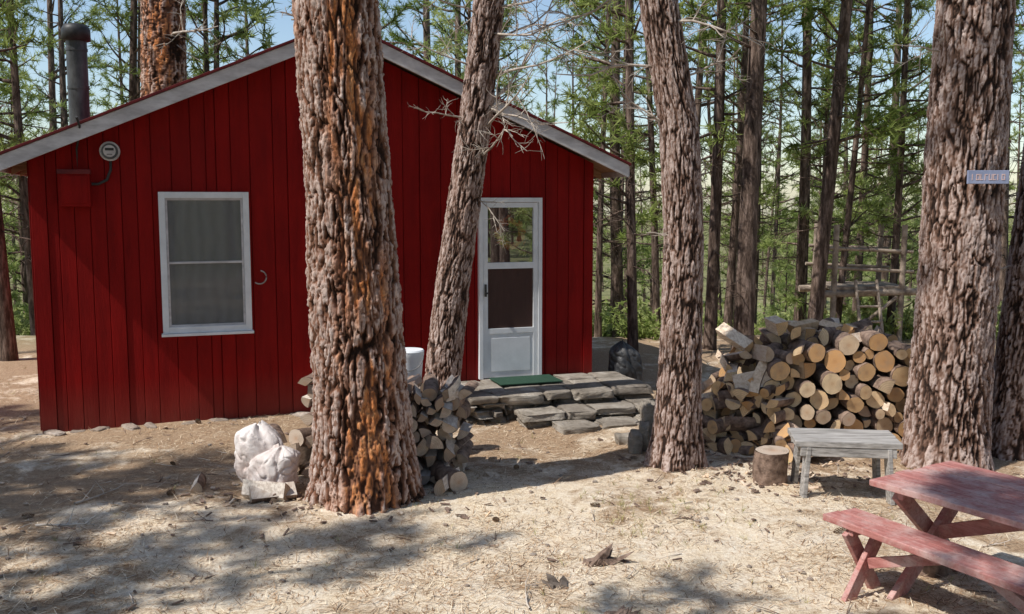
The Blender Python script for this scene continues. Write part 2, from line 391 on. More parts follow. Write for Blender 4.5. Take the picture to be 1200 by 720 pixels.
def inst(mesh, x, y, s=1., rot=None, name='pine_tree', parent=None, tilt=0.02):
    o = bpy.data.objects.new(name, mesh); scene.collection.objects.link(o)
    o.location = (x, y, float(hgt(x, y)) - .05); o.scale = (s, s, s * R.uniform(.92, 1.1))
    o.rotation_euler = (R.gauss(0, tilt), R.gauss(0, tilt), R.uniform(0, 6.28) if rot is None else rot)
    if parent: o.parent = parent
    return o

forest = empty('distant_pine_forest')
placed = []
def ok(x, y, d):
    if -8.5 < x < 2.6 and 7.5 < y < 17.8: return False
    for a, b in placed:
        if (a - x) ** 2 + (b - y) ** 2 < d * d: return False
    return True
cnt = 0
for i in range(9000):
    if cnt >= 240: break
    u = R.random(); y = 19.5 + 140 * u ** 1.5; x = R.uniform(-.70, .70) * y
    dmin = 1.5 + y * .018
    if not ok(x, y, dmin): continue
    placed.append((x, y)); cnt += 1
    pick = FY[R.choice((0, 0, 1, 1, 2))] if R.random() < .52 else FT[R.choice((0, 1, 2, 3, 3))]
    inst(pick, x, y, R.uniform(.75, 1.25), name='far_pine', parent=forest)
under = empty('undergrowth')
for i in range(170):
    y = 16.5 + 30 * R.random() ** 1.5; x = R.uniform(-.62, .65) * y
    if x < 1.6 and y < 18: continue
    inst(SHRUB, x, y, R.uniform(.6, 1.7), name='shrub', parent=under)
for (x, y, k, s) in [(-5, -6, 2, 1), (3, -9, 0, 1.1), (8, -4, 1, 1), (-9, -10, 2, 1.1), (1, -15, 2, 1.2), (7, -14, 0, 1), (-3, -19, 1, 1.3), (12, -10, 2, 1),
                     (14, 2, 1, 1), (12, 9, 0, 1), (13, 14, 2, 1), (10, 12.5, 3, 1), (-14.5, 12, 0, .75), (-12, 16.5, 1, .9), (-11.5, 19, 2, 1)]:
    inst(FT[k], x, y, s, name='surrounding_pine', parent=forest)
for i in range(34):
    a = R.uniform(math.pi + .1, 2 * math.pi + .2); r = R.uniform(17, 48)
    x, y = r * math.cos(a), r * math.sin(a)
    if x < -8 and y > -4: continue
    inst(R.choice(FY + FT[:4]), x, y, R.uniform(.8, 1.3), name='surrounding_pine', parent=forest)
for i in range(34):
    q = R.uniform(14, 60); x = .618 * q + R.uniform(-.22, .22) * q; y = 11 - .786 * q + R.uniform(-.15, .15) * q
    if -3 < x < 6 and y > -3: continue
    inst(R.choice(FY + FT[:3]), x, y, R.uniform(.8, 1.3), name='surrounding_pine', parent=forest)

for (x, y, k, s) in [(-7.2, 13.9, 1, .95), (-8.9, 18.2, 3, 1.1), (-7.6, 19.5, 1, .9), (-6.3, 21, 3, 1.),
                     (1.75, 14.0, 3, .95), (3.05, 15.0, 1, .85), (3.42, 14.4, 2, .85), (4.95, 16.0, 1, 1.05), (5.62, 16.9, 3, .8), (6.60, 17.0, 3, .9),
                     (5.9, 20, 0, .9), (2.6, 17.5, 3, .9), (4.2, 19, 1, .8), (7.9, 17.5, 0, .9), (9.0, 15.5, 1, .9)]:
    placed.append((x, y)); inst(FT[k], x, y, s, tilt=.012)

# ---------------------------------------------------------------- near detailed trunks
def sst(x): x = max(0., min(1., x)); return x * x * (3 - 2 * x)
def bark_trunk(mb, path, nseg, zfine, H, depth, k, seed, flare=.35, orange=None):
    P = np.array(path, float)
    zs = np.array(list(np.arange(-.15, zfine, .010)) + list(np.linspace(zfine, H, 40)))
    X = np.interp(zs, P[:, 0], P[:, 1]); Y = np.interp(zs, P[:, 0], P[:, 2]); RR = np.interp(zs, P[:, 0], P[:, 3])
    ker = np.hanning(41); ker /= ker.sum()
    def sm(a): return np.convolve(np.pad(a, 20, mode='edge'), ker, 'valid')
    X = sm(X); Y = sm(Y)
    n = nseg; th = np.linspace(0, 2 * np.pi, n, endpoint=False)
    V = np.zeros((len(zs), n, 3)); A = np.zeros((len(zs), n)); B = np.zeros((len(zs), n))
    rb = P[1, 3]; nn = noise.noise; vor = noise.voronoi
    for i, z in enumerate(zs):
        fine = z < zfine
        fl = math.exp(-max(z, 0) / .22)
        for j, a in enumerate(th):
            ca, sa = math.cos(a), math.sin(a)
            r = RR[i] * (1 + flare * fl * (.55 + .45 * math.sin(a * 4 + seed)) + .05 * nn((ca * 1.2, sa * 1.2, z * .7 + seed)))
            cr = 0.
            if fine:
                px, py = ca * rb * k, sa * rb * k
                w1 = nn((px * .7 + seed, py * .7, z * 2.4)) * .75; w2 = nn((px * 2.1 + seed, py * 2.1, z * 9.)) * .38
                w = w1 + w2
                dd = vor((px + w + seed * 3, py + w, z * k * .17 + w * .6))[0]; e = dd[1] - dd[0]
                mod = .5 + .9 * nn((px * .5, py * .5, z * 3 + seed))
                c1 = sst(1 - e / (.16 + .12 * mod)) * sst(.35 + mod)
                dd = vor((px * 2.3 + w2 * 2, py * 2.3 - w2 * 2 + seed, z * k * .55 + w2 * 2))[0]
                c2 = sst(1 - (dd[1] - dd[0]) / .2)
                cell = nn((px * 1.9, py * 1.9, z * k * .5 + seed))
                pq = nn((ca * rb * k * 7, sa * rb * k * 7, z * k * 3.0 + seed))
                cr = min(1., c1 + .38 * c2)
                r += -depth * c1 - depth * .3 * c2 + depth * .5 * (math.floor(cell * 5) / 5) + depth * .25 * pq + .35 * depth
                if orange:
                    oc, ow, z0 = orange
                    da = (a - oc + math.pi) % (2 * math.pi) - math.pi
                    o = math.exp(-(da / ow) ** 2) * (.60 + 1.6 * nn((ca * 3, sa * 3, z * 1.3 + 4)) + 1.1 * nn((ca * 9, sa * 9, z * 4 + 4)))
                    B[i, j] = min(1, max(0, o * 1.8 - .15))
                    if B[i, j] > .5: r -= depth * .45; cr *= .7
            V[i, j] = (X[i] + ca * r, Y[i] + sa * r, z); A[i, j] = cr
    m = len(zs); ii = np.arange(m - 1)[:, None] * n; jj = np.arange(n)[None]; j2 = (jj + 1) % n
    Q = np.stack([ii + jj, ii + j2, ii + n + j2, ii + n + jj], -1).reshape(-1, 4)
    mb.add(V.reshape(-1, 3), [Q], 0, A.ravel(), B.ravel())
    return lambda z: (float(np.interp(z, zs, X)), float(np.interp(z, zs, Y)))

def near_tree(path, nseg, H, depth, k, seed, mat, flare=.35, orange=None, zc=6.5, blen=2.6, nbr=45, twigs=(), zfine=4.5):
    mb = MB(); ax = bark_trunk(mb, path, nseg, zfine, H, depth, k, seed, flare, orange)
    tree = mb.obj('pine_tree', [mat])
    cb = MB(); crown(cb, ax, zc, H, blen, nbr, .21, .024, 11, 0, 1, .8)
    c = cb.obj('crown', [M_FBARK, M_NEED], parent=tree)
    if twigs:
        tb = MB()
        for (z, dx, dy, dz, L, r) in twigs:
            x, y = ax(z); twig(tb, (x, y, z), (dx, dy, dz), L, r, 2, 0, .32, 5)
        tb.obj('dead_branches', [M_TWIG], parent=tree)
    return tree, ax

t1, ax1 = near_tree([(-.2, -1.14, 7.42, .39), (0, -1.14, 7.42, .385), (1., -1.17, 7.42, .345), (2.3, -1.22, 7.42, .315), (3.8, -1.30, 7.42, .30), (14, -1.7, 7.3, .06)],
    230, 14, .034, 15, 1.3, M_BARK1, .22, orange=(-1.2, .52, 0), zc=8, nbr=40,
    twigs=[(3.55, -.8, -.5, .3, .35, .02), (3.9, .6, -.3, .2, .8, .02)])
t2, ax2 = near_tree([(-.2, -.78, 10.0, .19), (0, -.77, 10.0, .185), (1.5, -.60, 10.0, .175), (3., -.38, 9.98, .16), (4.3, -.22, 9.95, .15), (12, .9, 9.8, .03)],
    140, 12, .018, 21, 5.1, M_BARK2, .2, zc=6.8, blen=1.8, nbr=28,
    twigs=[(2.7, 1, -.4, .25, .9, .014), (3.0, .9, -.5, .1, 1.1, .016), (3.2, 1, -.2, .4, 1.2, .016), (3.5, .9, -.4, .2, 1.2, .016), (3.8, .8, .1, .5, 1.2, .015), (4.2, 1, -.3, .1, 1.3, .016),
           (3.1, -.9, -.4, .1, .7, .012), (3.6, -.8, -.3, .4, .9, .012), (4.1, -.9, -.4, -.1, .9, .012), (2.4, .8, -.5, -.3, .6, .01), (4.6, .8, -.3, -.3, 1.4, .015), (3.3, .95, -.5, -.2, 1.1, .014), (3.95, .8, -.6, -.1, 1.2, .014)])
t3, ax3 = near_tree([(-.2, 1.42, 8.35, .21), (0, 1.42, 8.35, .205), (1., 1.45, 8.35, .175), (2., 1.46, 8.35, .165), (2.9, 1.40, 8.33, .16), (3.95, 1.2, 8.3, .155), (13, .8, 8.3, .03)],
    140, 13, .018, 21, 8.7, M_BARK2, .4, zc=6.8, blen=1.9, nbr=30,
    twigs=[(2.0, -.8, -.4, .1, .35, .01), (2.9, -.9, -.2, .2, .7, .012), (3.4, -.9, -.3, .1, 1.0, .014), (3.3, .9, -.2, .2, .6, .012), (3.8, .9, -.4, -.2, .9, .014), (2.4, .9, -.1, .2, .35, .01), (4.2, -.9, -.1, -.3, 1.2, .014)])
t4, ax4 = near_tree([(-.2, 3.84, 8.5, .36), (0, 3.84, 8.5, .35), (1., 3.86, 8.5, .325), (2.5, 3.88, 8.5, .315), (4, 3.9, 8.5, .30), (15, 4.1, 8.6, .06)],
    200, 15, .026, 16, 12.2, M_BARK2, .25, zc=7, nbr=40,
    twigs=[(3.9, -.9, -.3, .3, 1.2, .018), (3.5, -.9, -.2, .1, .8, .012), (2.0, .9, .1, .2, .6, .012)])
t5, ax5 = near_tree([(-.2, 4.52, 8.75, .25), (0, 4.53, 8.75, .245), (1., 4.60, 8.75, .21), (4, 4.85, 8.8, .19), (13, 5.2, 9, .04)],
    120, 13, .020, 19, 15.9, M_BARK2, .35, zc=7, blen=2, nbr=30, twigs=[(1.7, -.8, -.3, .3, .45, .01), (2.6, -.8, -.3, .1, .4, .01)])
near_tree([(-.6, -6.55, 18.6, .5), (0, -6.55, 18.6, .48), (4, -6.5, 18.6, .42), (7, -6.4, 18.6, .36), (17, -6.2, 18.6, .06)], 90, 17, .035, 11, 21.4, M_BARK1, .3, orange=(-1.6, 1.3, 0), zc=6.8, nbr=36, zfine=6.8,
          twigs=[(5.2, .9, -.4, .2, 1.5, .03), (6, -.9, -.4, .2, 1.5, .03)])
# shade trees standing to the left of the clearing
for (x, y, k, s) in [(-10.6, 4.6, 4, .95), (-8.9, 2.8, 4, .82), (-12.8, 6.0, 4, 1.), (-8.5, 5.4, 4, .70), (-12.0, 2.0, 4, .9), (-7.2, 3.2, 3, .72),
                     (-4.0, 1.0, 4, .95), (-6.6, -.4, 4, .9), (-2.4, -.9, 4, .95)]:
    inst(FT[k], x, y, s, tilt=.01)

# ---------------------------------------------------------------- stones
import bmesh
_ico = {}
def ico(sub):
    if sub not in _ico:
        bm = bmesh.new(); bmesh.ops.create_icosphere(bm, subdivisions=sub, radius=1)
        _ico[sub] = (np.array([v.co[:] for v in bm.verts]), np.array([[v.index for v in f.verts] for f in bm.faces])); bm.free()
    return _ico[sub]
def rock(mb, c, size, seed, rotz=0., tilt=(0, 0), block=.55, rough=.12, mat=0, sub=4, M=None, outline=0.):
    V, F = ico(sub); V = V.copy()
    W = np.sign(V) * np.abs(V) ** block
    W /= np.max(np.abs(W), axis=1)[:, None] ** .25
    nz = np.array([noise.noise((v[0] * 1.3 + seed, v[1] * 1.3, v[2] * 1.3)) * rough * 2 + noise.noise((v[0] * 4 + seed, v[1] * 4, v[2] * 4)) * rough * .7 + noise.noise((v[0] * 11 + seed, v[1] * 11, v[2] * 11)) * rough * .25 for v in V])
    W = W * (1 + nz)[:, None]
    if outline:
        an = np.arctan2(W[:, 1], W[:, 0]); o = 1 + outline * (np.sin(an * 3 + seed) * .6 + np.sin(an * 5 + seed * 2.3) * .5 + np.sin(an * 9 + seed * 5) * .25)
        W[:, 0] *= o; W[:, 1] *= o
    W = W * np.array(size) / 2
    m = Matrix.Translation(c) @ Euler((tilt[0], tilt[1], rotz)).to_matrix().to_4x4()
    if M is not None: m = M @ m
    mb.add(W, [F], mat, R.random(), R.random(), m)
mb = MB()
for i in range(26):
    x = -4.5 + i * .2 + R.uniform(-.05, .05); f = (x + 4.68) / 5.62
    yy = 9.50 + f * 1.95
    rock(mb, (x, yy - .01 + R.uniform(-.03, .03), -.01), (R.uniform(.1, .32), R.uniform(.1, .2), R.uniform(.04, .10)), i * 2.7, R.uniform(0, 3))
mb.obj('foundation_rubble', [M_STONE])
mb = MB()
for (c, s) in [((1.22, 8.85, .12), (.10, .16, .30)), ((1.13, 8.80, .09), (.12, .2, .20)), ((1.26, 9.0, .20), (.11, .14, .44)), ((1.08, 9.1, .05), (.2, .2, .12))]:
    rock(mb, c, s, c[0] * 20, R.uniform(-.3, .3), block=.5)
mb.obj('edging_stones', [M_SLAB])

# ---------------------------------------------------------------- cabin
ANG = math.atan2(.327, .945)
cabin = empty('red_cabin', (-4.68, 9.59, 0), ANG)
W_, D_ = 5.95, 5.6; XL, XR, XP = -.22, 6.25, 3.01; ZE, ZP = 2.71, 4.10
SL = (ZP - ZE) / (XP - XL)
def ztop(x): return ZP - SL * abs(x - XP)
def sided(name, L, topf, M, y=0.):
    mb = MB(); x = 0.
    while x < L - .001:
        w = R.choice((.10, .145, .145, .19, .19, .235)); x1 = min(L, x + w)
        if L - x1 < .06: x1 = L
        g = .003; th = R.choice((.0, .004, .008, .011)); a, b = x + g, x1 - g
        if x1 - x > .05:
            y0, y1 = -.018 - th, .02
            zb = R.uniform(-.04, .0)
            pts = [(a, topf(a)), (b, topf(b))]
            if a < XP < b and name == 'front_wall': tops = [(a, topf(a)), (XP, topf(XP)), (b, topf(b))]
            else: tops = pts
            poly = [(a, zb), (b, zb)] + [t_ for t_ in reversed(tops)]
            n = len(poly); V = [(p[0], y0, p[1]) for p in poly] + [(p[0], y1, p[1]) for p in poly]
            F = [tuple(range(n)), tuple(range(2 * n - 1, n - 1, -1))] + [(i, i + n, (i + 1) % n + n, (i + 1) % n) for i in range(n)]
            mb.add(V, F, 0, R.random(), 0, M, False)
        x = x1
    n = 24; xs = np.linspace(.01, L - .01, n)
    V = [(v, .012, -.05) for v in xs] + [(v, .012, topf(v) - .01) for v in xs] + [(v, .08, -.05) for v in xs] + [(v, .08, topf(v) - .01) for v in xs]
    F = [(i, i + 1, n + i + 1, n + i) for i in range(n - 1)] + [(2 * n + i + 1, 2 * n + i, 3 * n + i, 3 * n + i + 1) for i in range(n - 1)]
    mb.add(V, F, 0, 1., 0, M, False)
    mb.obj(name, [M_RED], parent=cabin, bevel=.003)
I4 = Matrix.Identity(4)
sided('front_wall', W_, lambda x: ztop(x) - .11, I4)
sided('back_wall', W_, lambda x: ztop(W_ - x) - .11, Matrix.Translation((W_, D_, 0)) @ Matrix.Rotation(math.pi, 4, 'Z'))
sided('left_wall', D_ - .2, lambda x: ztop(0) - .11, Matrix.Translation((.0, D_ - .1, 0)) @ Matrix.Rotation(-math.pi / 2, 4, 'Z'))
sided('right_wall', D_ - .2, lambda x: ztop(W_) - .11, Matrix.Translation((W_, .1, 0)) @ Matrix.Rotation(math.pi / 2, 4, 'Z'))
mb = MB(); Y0, Y1 = -.30, D_ + .35
for (xa, xb) in ((XL, XP), (XP, XR)):
    za, zb = ztop(xa), ztop(xb)
    def slab(y0, y1, t0, t1, mat, ea=0., eb=0.):
        V = [(xa - ea, y0, za - ea * SL + t0), (xb + eb, y0, zb - eb * SL + t0), (xb + eb, y1, zb - eb * SL + t0), (xa - ea, y1, za - ea * SL + t0),
             (xa - ea, y0, za - ea * SL + t1), (xb + eb, y0, zb - eb * SL + t1), (xb + eb, y1, zb - eb * SL + t1), (xa - ea, y1, za - ea * SL + t1)]
        mb.add(V, BOXF, mat, 0, 0, None, False)
    e1 = .03 if xa == XL else 0; e2 = .03 if xb == XR else 0
    slab(Y0 - .045, Y1 + .045, .0, .028, 0, e1, e2)
    slab(Y0, Y1, -.075, -.002, 1)
    slab(Y0 - .028, Y0 - .002, -.145, -.003, 2)
    slab(Y1 + .002, Y1 + .028, -.145, -.003, 2)
box(mb, (XL - .026, Y0, ZE - .14), (XL - .003, Y1, ZE - .02), 2)
box(mb, (XR + .003, Y0, ZE - .14), (XR + .026, Y1, ZE - .02), 2)
for yy in np.arange(.4, D_, .61):
    for xa, xb in ((XL + .01, -.03), (W_ + .03, XR - .01)):
        mb.add([(xa, yy, ztop(xa) - .16), (xb, yy, ztop(xb) - .16), (xb, yy + .04, ztop(xb) - .16), (xa, yy + .04, ztop(xa) - .16),
                (xa, yy, ztop(xa) - .078), (xb, yy, ztop(xb) - .078), (xb, yy + .04, ztop(xb) - .078), (xa, yy + .04, ztop(xa) - .078)], BOXF, 1, smooth=False)
mb.obj('roof', [M_DRED, M_SOFF, M_FASC], parent=cabin, bevel=.003)
# window
wx0, wx1, wz0, wz1 = 1.17, 2.05, .95, 2.385
mb = MB(); f = .062; yf = -.085
box(mb, (wx0, yf, wz0), (wx0 + f, -.012, wz1)); box(mb, (wx1 - f, yf, wz0), (wx1, -.012, wz1))
box(mb, (wx0 + f, yf, wz1 - f), (wx1 - f, -.012, wz1)); box(mb, (wx0 + f, yf, wz0), (wx1 - f, -.012, wz0 + f))
box(mb, (wx0 - .015, yf - .03, wz0 - .03), (wx1 + .015, -.012, wz0 - .002))
zm = (wz0 + wz1) / 2
a0, a1 = wx0 + f, wx1 - f
for (z0, z1, yy) in ((zm - .01, wz1 - f, -.074), (wz0 + f, zm + .015, -.064)):
    s = .022
    box(mb, (a0 + .001, yy, z0), (a0 + s, yy + .015, z1), 1); box(mb, (a1 - s, yy, z0), (a1 - .001, yy + .015, z1), 1)
    box(mb, (a0 + s, yy, z1 - s), (a1 - s, yy + .015, z1), 1); box(mb, (a0 + s, yy, z0), (a1 - s, yy + .015, z0 + s), 1)
mb.obj('window_frame', [M_WHITE, M_FASC], parent=cabin, bevel=.003)
mb = MB(); mb.add([(a0, -.054, wz0 + f), (a1, -.054, wz0 + f), (a1, -.054, wz1 - f), (a0, -.054, wz1 - f)], [(0, 1, 2, 3)], smooth=False); mb.obj('window_glass', [M_GLASS], parent=cabin)
mb = MB(); mb.add([(a0, -.0585, wz0 + f), (a1, -.0585, wz0 + f), (a1, -.0585, zm), (a0, -.0585, zm)], [(0, 1, 2, 3)], smooth=False)
mb.add([(a0, -.0665, zm), (a1, -.0665, zm), (a1, -.0665, wz1 - f), (a0, -.0665, wz1 - f)], [(0, 1, 2, 3)], smooth=False); mb.obj('window_screen', [M_SCREEN], parent=cabin)
mb = MB(); n = 90; xs = np.linspace(a0, a1, n)
yc = -.043 + .003 * np.sin(xs * 48 + np.sin(xs * 9) * 2) + .002 * np.sin(xs * 27)
V = [(x, y, wz0 + f) for x, y in zip(xs, yc)] + [(x, y * 1., wz1 - f) for x, y in zip(xs, yc)]
mb.add(V, [(i, i + 1, n + i + 1, n + i) for i in range(n - 1)]); mb.obj('curtain', [M_CURT], parent=cabin)
# door
dx0, dx1, dz0, dz1 = 4.535, 5.29, .275, 2.33
mb = MB()
def bx(a, b, c, d, y0, y1, m=0): box(mb, (a, y0, c), (b, y1, d), m)
bx(dx0, dx0 + .045, dz0, dz1, -.085, -.02); bx(dx1 - .045, dx1, dz0, dz1, -.085, -.02); bx(dx0 + .045, dx1 - .045, dz1 - .05, dz1, -.085, -.02)
b0, b1 = dx0 + .049, dx1 - .049; s = .055
bx(b0, b0 + s, dz0 + .01, dz1 - .054, -.075, -.04); bx(b1 - s, b1, dz0 + .01, dz1 - .054, -.075, -.04)
bx(b0 + s, b1 - s, dz1 - .11, dz1 - .054, -.075, -.04); bx(b0 + s, b1 - s, 1.53, 1.60, -.075, -.04); bx(b0 + s, b1 - s, .79, .85, -.075, -.04)
bx(b0 + s, b1 - s, dz0 + .01, .79, -.068, -.045); bx(b0 + s + .04, b1 - s - .04, dz0 + .08, .74, -.073, -.069)
bx(b0 + .012, b0 + .035, 1.22, 1.36, -.10, -.078, 1); bx(b0 + .005, b0 + .045, 1.25, 1.27, -.12, -.10, 1)
mb.obj('storm_door', [M_WHITE, M_BLACK], parent=cabin, bevel=.003)
mb = MB(); box(mb, (b0 + .01, -.042, dz0 + .02), (b1 - .01, -.032, dz1 - .06)); mb.obj('inner_door', [M_DARKIN], parent=cabin)
mb = MB(); cx_, cz_ = (b0 + b1) / 2, 1.93
for i in range(150):
    a = R.uniform(0, 6.283); r = R.gauss(.145, .022); l = R.uniform(.02, .045); t_ = a + 1.57 + R.uniform(-.8, .8)
    x, z = cx_ + r * math.cos(a), cz_ + r * math.sin(a); y = -.0505 + R.uniform(-.0015, .004)
    mb.add([(x - l * math.cos(t_), y, z - l * math.sin(t_)), (x + .35 * l * math.sin(t_), y - .001, z - .35 * l * math.cos(t_)), (x + l * math.cos(t_), y, z + l * math.sin(t_)), (x - .35 * l * math.sin(t_), y + .001, z + .35 * l * math.cos(t_))], [(0, 1, 2, 3)], smooth=False)
mb.obj('door_wreath', [M_WREATH], parent=cabin)
mb = MB(); mb.add([(b0 + s, -.055, 1.60), (b1 - s, -.055, 1.60), (b1 - s, -.055, dz1 - .11), (b0 + s, -.055, dz1 - .11)], [(0, 1, 2, 3)], smooth=False); mb.obj('door_glass', [M_DGLASS], parent=cabin)
mb = MB(); mb.add([(b0 + s, -.057, .85), (b1 - s, -.057, .85), (b1 - s, -.057, 1.53), (b0 + s, -.057, 1.53)], [(0, 1, 2, 3)], smooth=False); mb.obj('door_screen', [M_DSCREEN], parent=cabin)
# stove pipe
mb = MB(); px, py = .40, 1.0; zr = ztop(px)
tube(mb, [(px, py, zr - .1), (px, py, zr + .5), (px, py, zr + 1.02)], .105, 20, 0)
for z in (zr + .06, zr + .5, zr + .9): tube(mb, [(px, py, z), (px, py, z + .03)], .112, 20, 0)
tube(mb, [(px, py, zr + 1.0), (px, py, zr + 1.01), (px, py, zr + 1.12), (px, py, zr + 1.17), (px, py, zr + 1.19)], [.10, .145, .145, .12, .03], 20, 1)
tube(mb, [(px, py, zr - .06), (px, py, zr + .05)], [.22, .12], 20, 0)
mb.obj('stove_pipe', [M_METAL, M_BLACK], parent=cabin)
# electric box + meter
mb = MB(); box(mb, (.27, -.15, 2.24), (.55, -.03, 2.56)); box(mb, (.26, -.165, 2.555), (.56, -.03, 2.60), 1); box(mb, (.29, -.157, 2.27), (.53, -.151, 2.54), 0)
mb.obj('electric_box', [M_RED, M_DRED], parent=cabin, bevel=.006)
mb = MB()
def ycyl(cx, cz, y0, y1, r0, r1, mat, n=24): tube(mb, [(cx, y0, cz), (cx, y1, cz)], [r0, r1], n, mat)
ycyl(.74, 2.78, -.03, -.10, .095, .095, 0); ycyl(.74, 2.78, -.101, -.14, .078, .074, 2); ycyl(.74, 2.78, -.1405, -.143, .058, .055, 0)
box(mb, (.70, -.1465, 2.785), (.78, -.1435, 2.81), 1); box(mb, (.715, -.1465, 2.745), (.765, -.1435, 2.752), 1)
tube(mb, [(.74, -.05, 2.70), (.74, -.06, 2.60), (.70, -.06, 2.50), (.62, -.06, 2.46), (.56, -.06, 2.46)], .014, 8, 3)
tube(mb, [(.44, -.06, 2.60), (.44, -.06, 2.80), (.47, -.12, 2.92), (.50, -.36, 3.0), (.48, -.42, 3.08)], .011, 8, 3)
mb.obj('electric_meter', [M_FASC, M_BLACK, M_METAL, M_BLACK], parent=cabin)
mb = MB(); ths = np.linspace(-2.3, 1.4, 14); tube(mb, [(2.14 + .07 * math.cos(a), -.05, 1.50 + .07 * math.sin(a)) for a in ths], .007, 8); mb.obj('horseshoe_hook', [M_GWOOD], parent=cabin)

# porch of dry-laid flagstones
MC = Matrix.Translation((-4.68, 9.59, 0)) @ Matrix.Rotation(ANG, 4, 'Z')
mb = MB()
def slabrow(x0, x1, y0, y1, z0, z1, wmin, wmax, seed, rough=.05, ol=.05, j=1.):
    x = x0
    while x < x1 - .05:
        w = min(R.uniform(wmin, wmax), x1 - x)
        if x1 - x - w < .12: w = x1 - x
        h = (z1 - z0) * R.uniform(.85, 1.1)
        rock(mb, (x + w / 2, (y0 + y1) / 2 + R.uniform(-.04, .04) * j, z1 - h / 2 + R.uniform(-.008, .006)), (w * R.uniform(.92, .99), (y1 - y0) * R.uniform(.95, 1.08), h), seed + x * 5, R.uniform(-.08, .08) * j, (R.gauss(0, .012), R.gauss(0, .012)), block=.30, rough=rough, M=MC, sub=4, outline=ol)
        x += w
x0, x1 = 4.05, 6.25
for z, hh in ((-.04, .10), (.055, .08), (.13, .075)): slabrow(x0 + .05, x1 - .04, -1.05, -.05, z, z + hh, .12, .34, 3 + z * 50, .14, .04)
slabrow(x0, x1, -1.13, -.70, .195, .285, .30, .58, 9, .07, .06); slabrow(x0, x1, -.74, -.36, .20, .280, .25, .5, 19, .06, .05); slabrow(x0, x1, -.40, -.05, .20, .280, .25, .5, 29, .06, .05)
slabrow(4.62, 6.12, -1.38, -1.00, -.05, .065, .13, .32, 44, .14, .03); slabrow(4.58, 6.15, -1.46, -1.04, .06, .145, .28, .6, 61, .08, .07)
slabrow(4.85, 6.05, -1.80, -1.44, -.07, .065, .24, .5, 75, .09, .08)
mb.obj('stone_porch_steps', [M_SLAB])
mb = MB(); box(mb, (4.62, -.60, .292), (5.35, -.16, .305)); o = mb.obj('doormat', [M_GREEN], bevel=.003); o.location = cabin.location; o.rotation_euler = (0, 0, ANG)
# bucket
mb = MB(); tube(mb, [(0, 0, 0), (0, 0, .28), (0, 0, .30), (0, 0, .33)], [.105, .13, .137, .137], 24, 0); tube(mb, [(0, 0, .331), (0, 0, .345)], [.14, .13], 24, 0)
tube(mb, [(.14 * math.cos(a), .14 * math.sin(a) * .35 - .08 , .30 - .13 * abs(math.sin(a))) for a in np.linspace(math.pi, 2 * math.pi, 14)], .004, 6, 1)
mb.obj('white_bucket', [M_WHITE, M_METAL], loc=(-.93, 8.75, .62))
mb = MB(); rock(mb, (-.93, 8.75, .3), (.4, .4, .66), 5, block=.5); mb.obj('stone_block', [M_STONE])

# ---------------------------------------------------------------- firewood
def log(mb, M, r, L, kind, rnd):
    if kind == 'round': th = np.linspace(0, 2 * np.pi, 16, endpoint=False)
    else:
        span = {'half': np.pi, 'third': 2.1, 'quarter': 1.5}[kind]; th = np.linspace(0, span, 9)
    ph = R.uniform(0, 6.28); rr = r * (1 + .06 * np.sin(2 * th + ph) + .03 * np.sin(5 * th + ph * 2))
    if kind != 'round': rr = rr * {'half': 1.25, 'third': 1.35, 'quarter': 1.5}[kind]
    pts = np.stack([rr * np.cos(th), rr * np.sin(th)], 1); bark = [True] * len(pts)
    if kind != 'round':
        bark[len(pts) - 1] = False
        if kind != 'half': pts = np.vstack([pts, [[0, 0]]]); bark = bark + [False]
        else: pts = np.vstack([pts, [[0, -.05 * r]]]); bark = bark + [False]
    pith = np.array([0., 0.]); cen = pts.mean(0); pts = pts - cen; pith = pith - cen
    a = R.uniform(0, 6.28); c, s = math.cos(a), math.sin(a); Rm = np.array([[c, -s], [s, c]]); pts = pts @ Rm.T; pith = Rm @ pith
    n = len(pts); K = 4; ys = np.linspace(0, L, K)
    bend = R.uniform(-.02, .02)
    V = []
    for y in ys:
        for p in pts:
            k = 1 + .08 * noise.noise((p[0] * 9 + rnd * 50, y * 6, p[1] * 9)); V.append((p[0] * k + bend * math.sin(y / L * 3.1), y, p[1] * k))
    Fb, Fs = [], []
    for i in range(K - 1):
        for j in range(n):
            q = (i * n + j, (i + 1) * n + j, (i + 1) * n + (j + 1) % n, i * n + (j + 1) % n); (Fb if bark[j] else Fs).append(q)
    if Fb: mb.add(V, Fb, 0, 0, rnd, M, kind == 'round')
    if Fs: mb.add(V, Fs, 2, 0, rnd, M, False)
    Rp = max(np.linalg.norm(pts - pith, axis=1))
    for y, flip in ((0., False), (L, True)):
        base = pts * .985
        ring = [base * 1.0, base * .6, base * .25, np.zeros((1, 2))]; VV = []; AA = []
        for rg in ring:
            for p in rg:
                VV.append((p[0], y + (-.001 if not flip else .001), p[1])); AA.append(np.linalg.norm(p - pith) / Rp)
        FF = []
        for k in range(2):
            for j in range(n): FF.append((k * n + j, k * n + (j + 1) % n, (k + 1) * n + (j + 1) % n, (k + 1) * n + j))
        for j in range(n): FF.append((2 * n + j, 2 * n + (j + 1) % n, 3 * n))
        if flip: FF = [f_[::-1] for f_ in FF]
        mb.add(VV, FF, 1, AA, rnd, M, False)
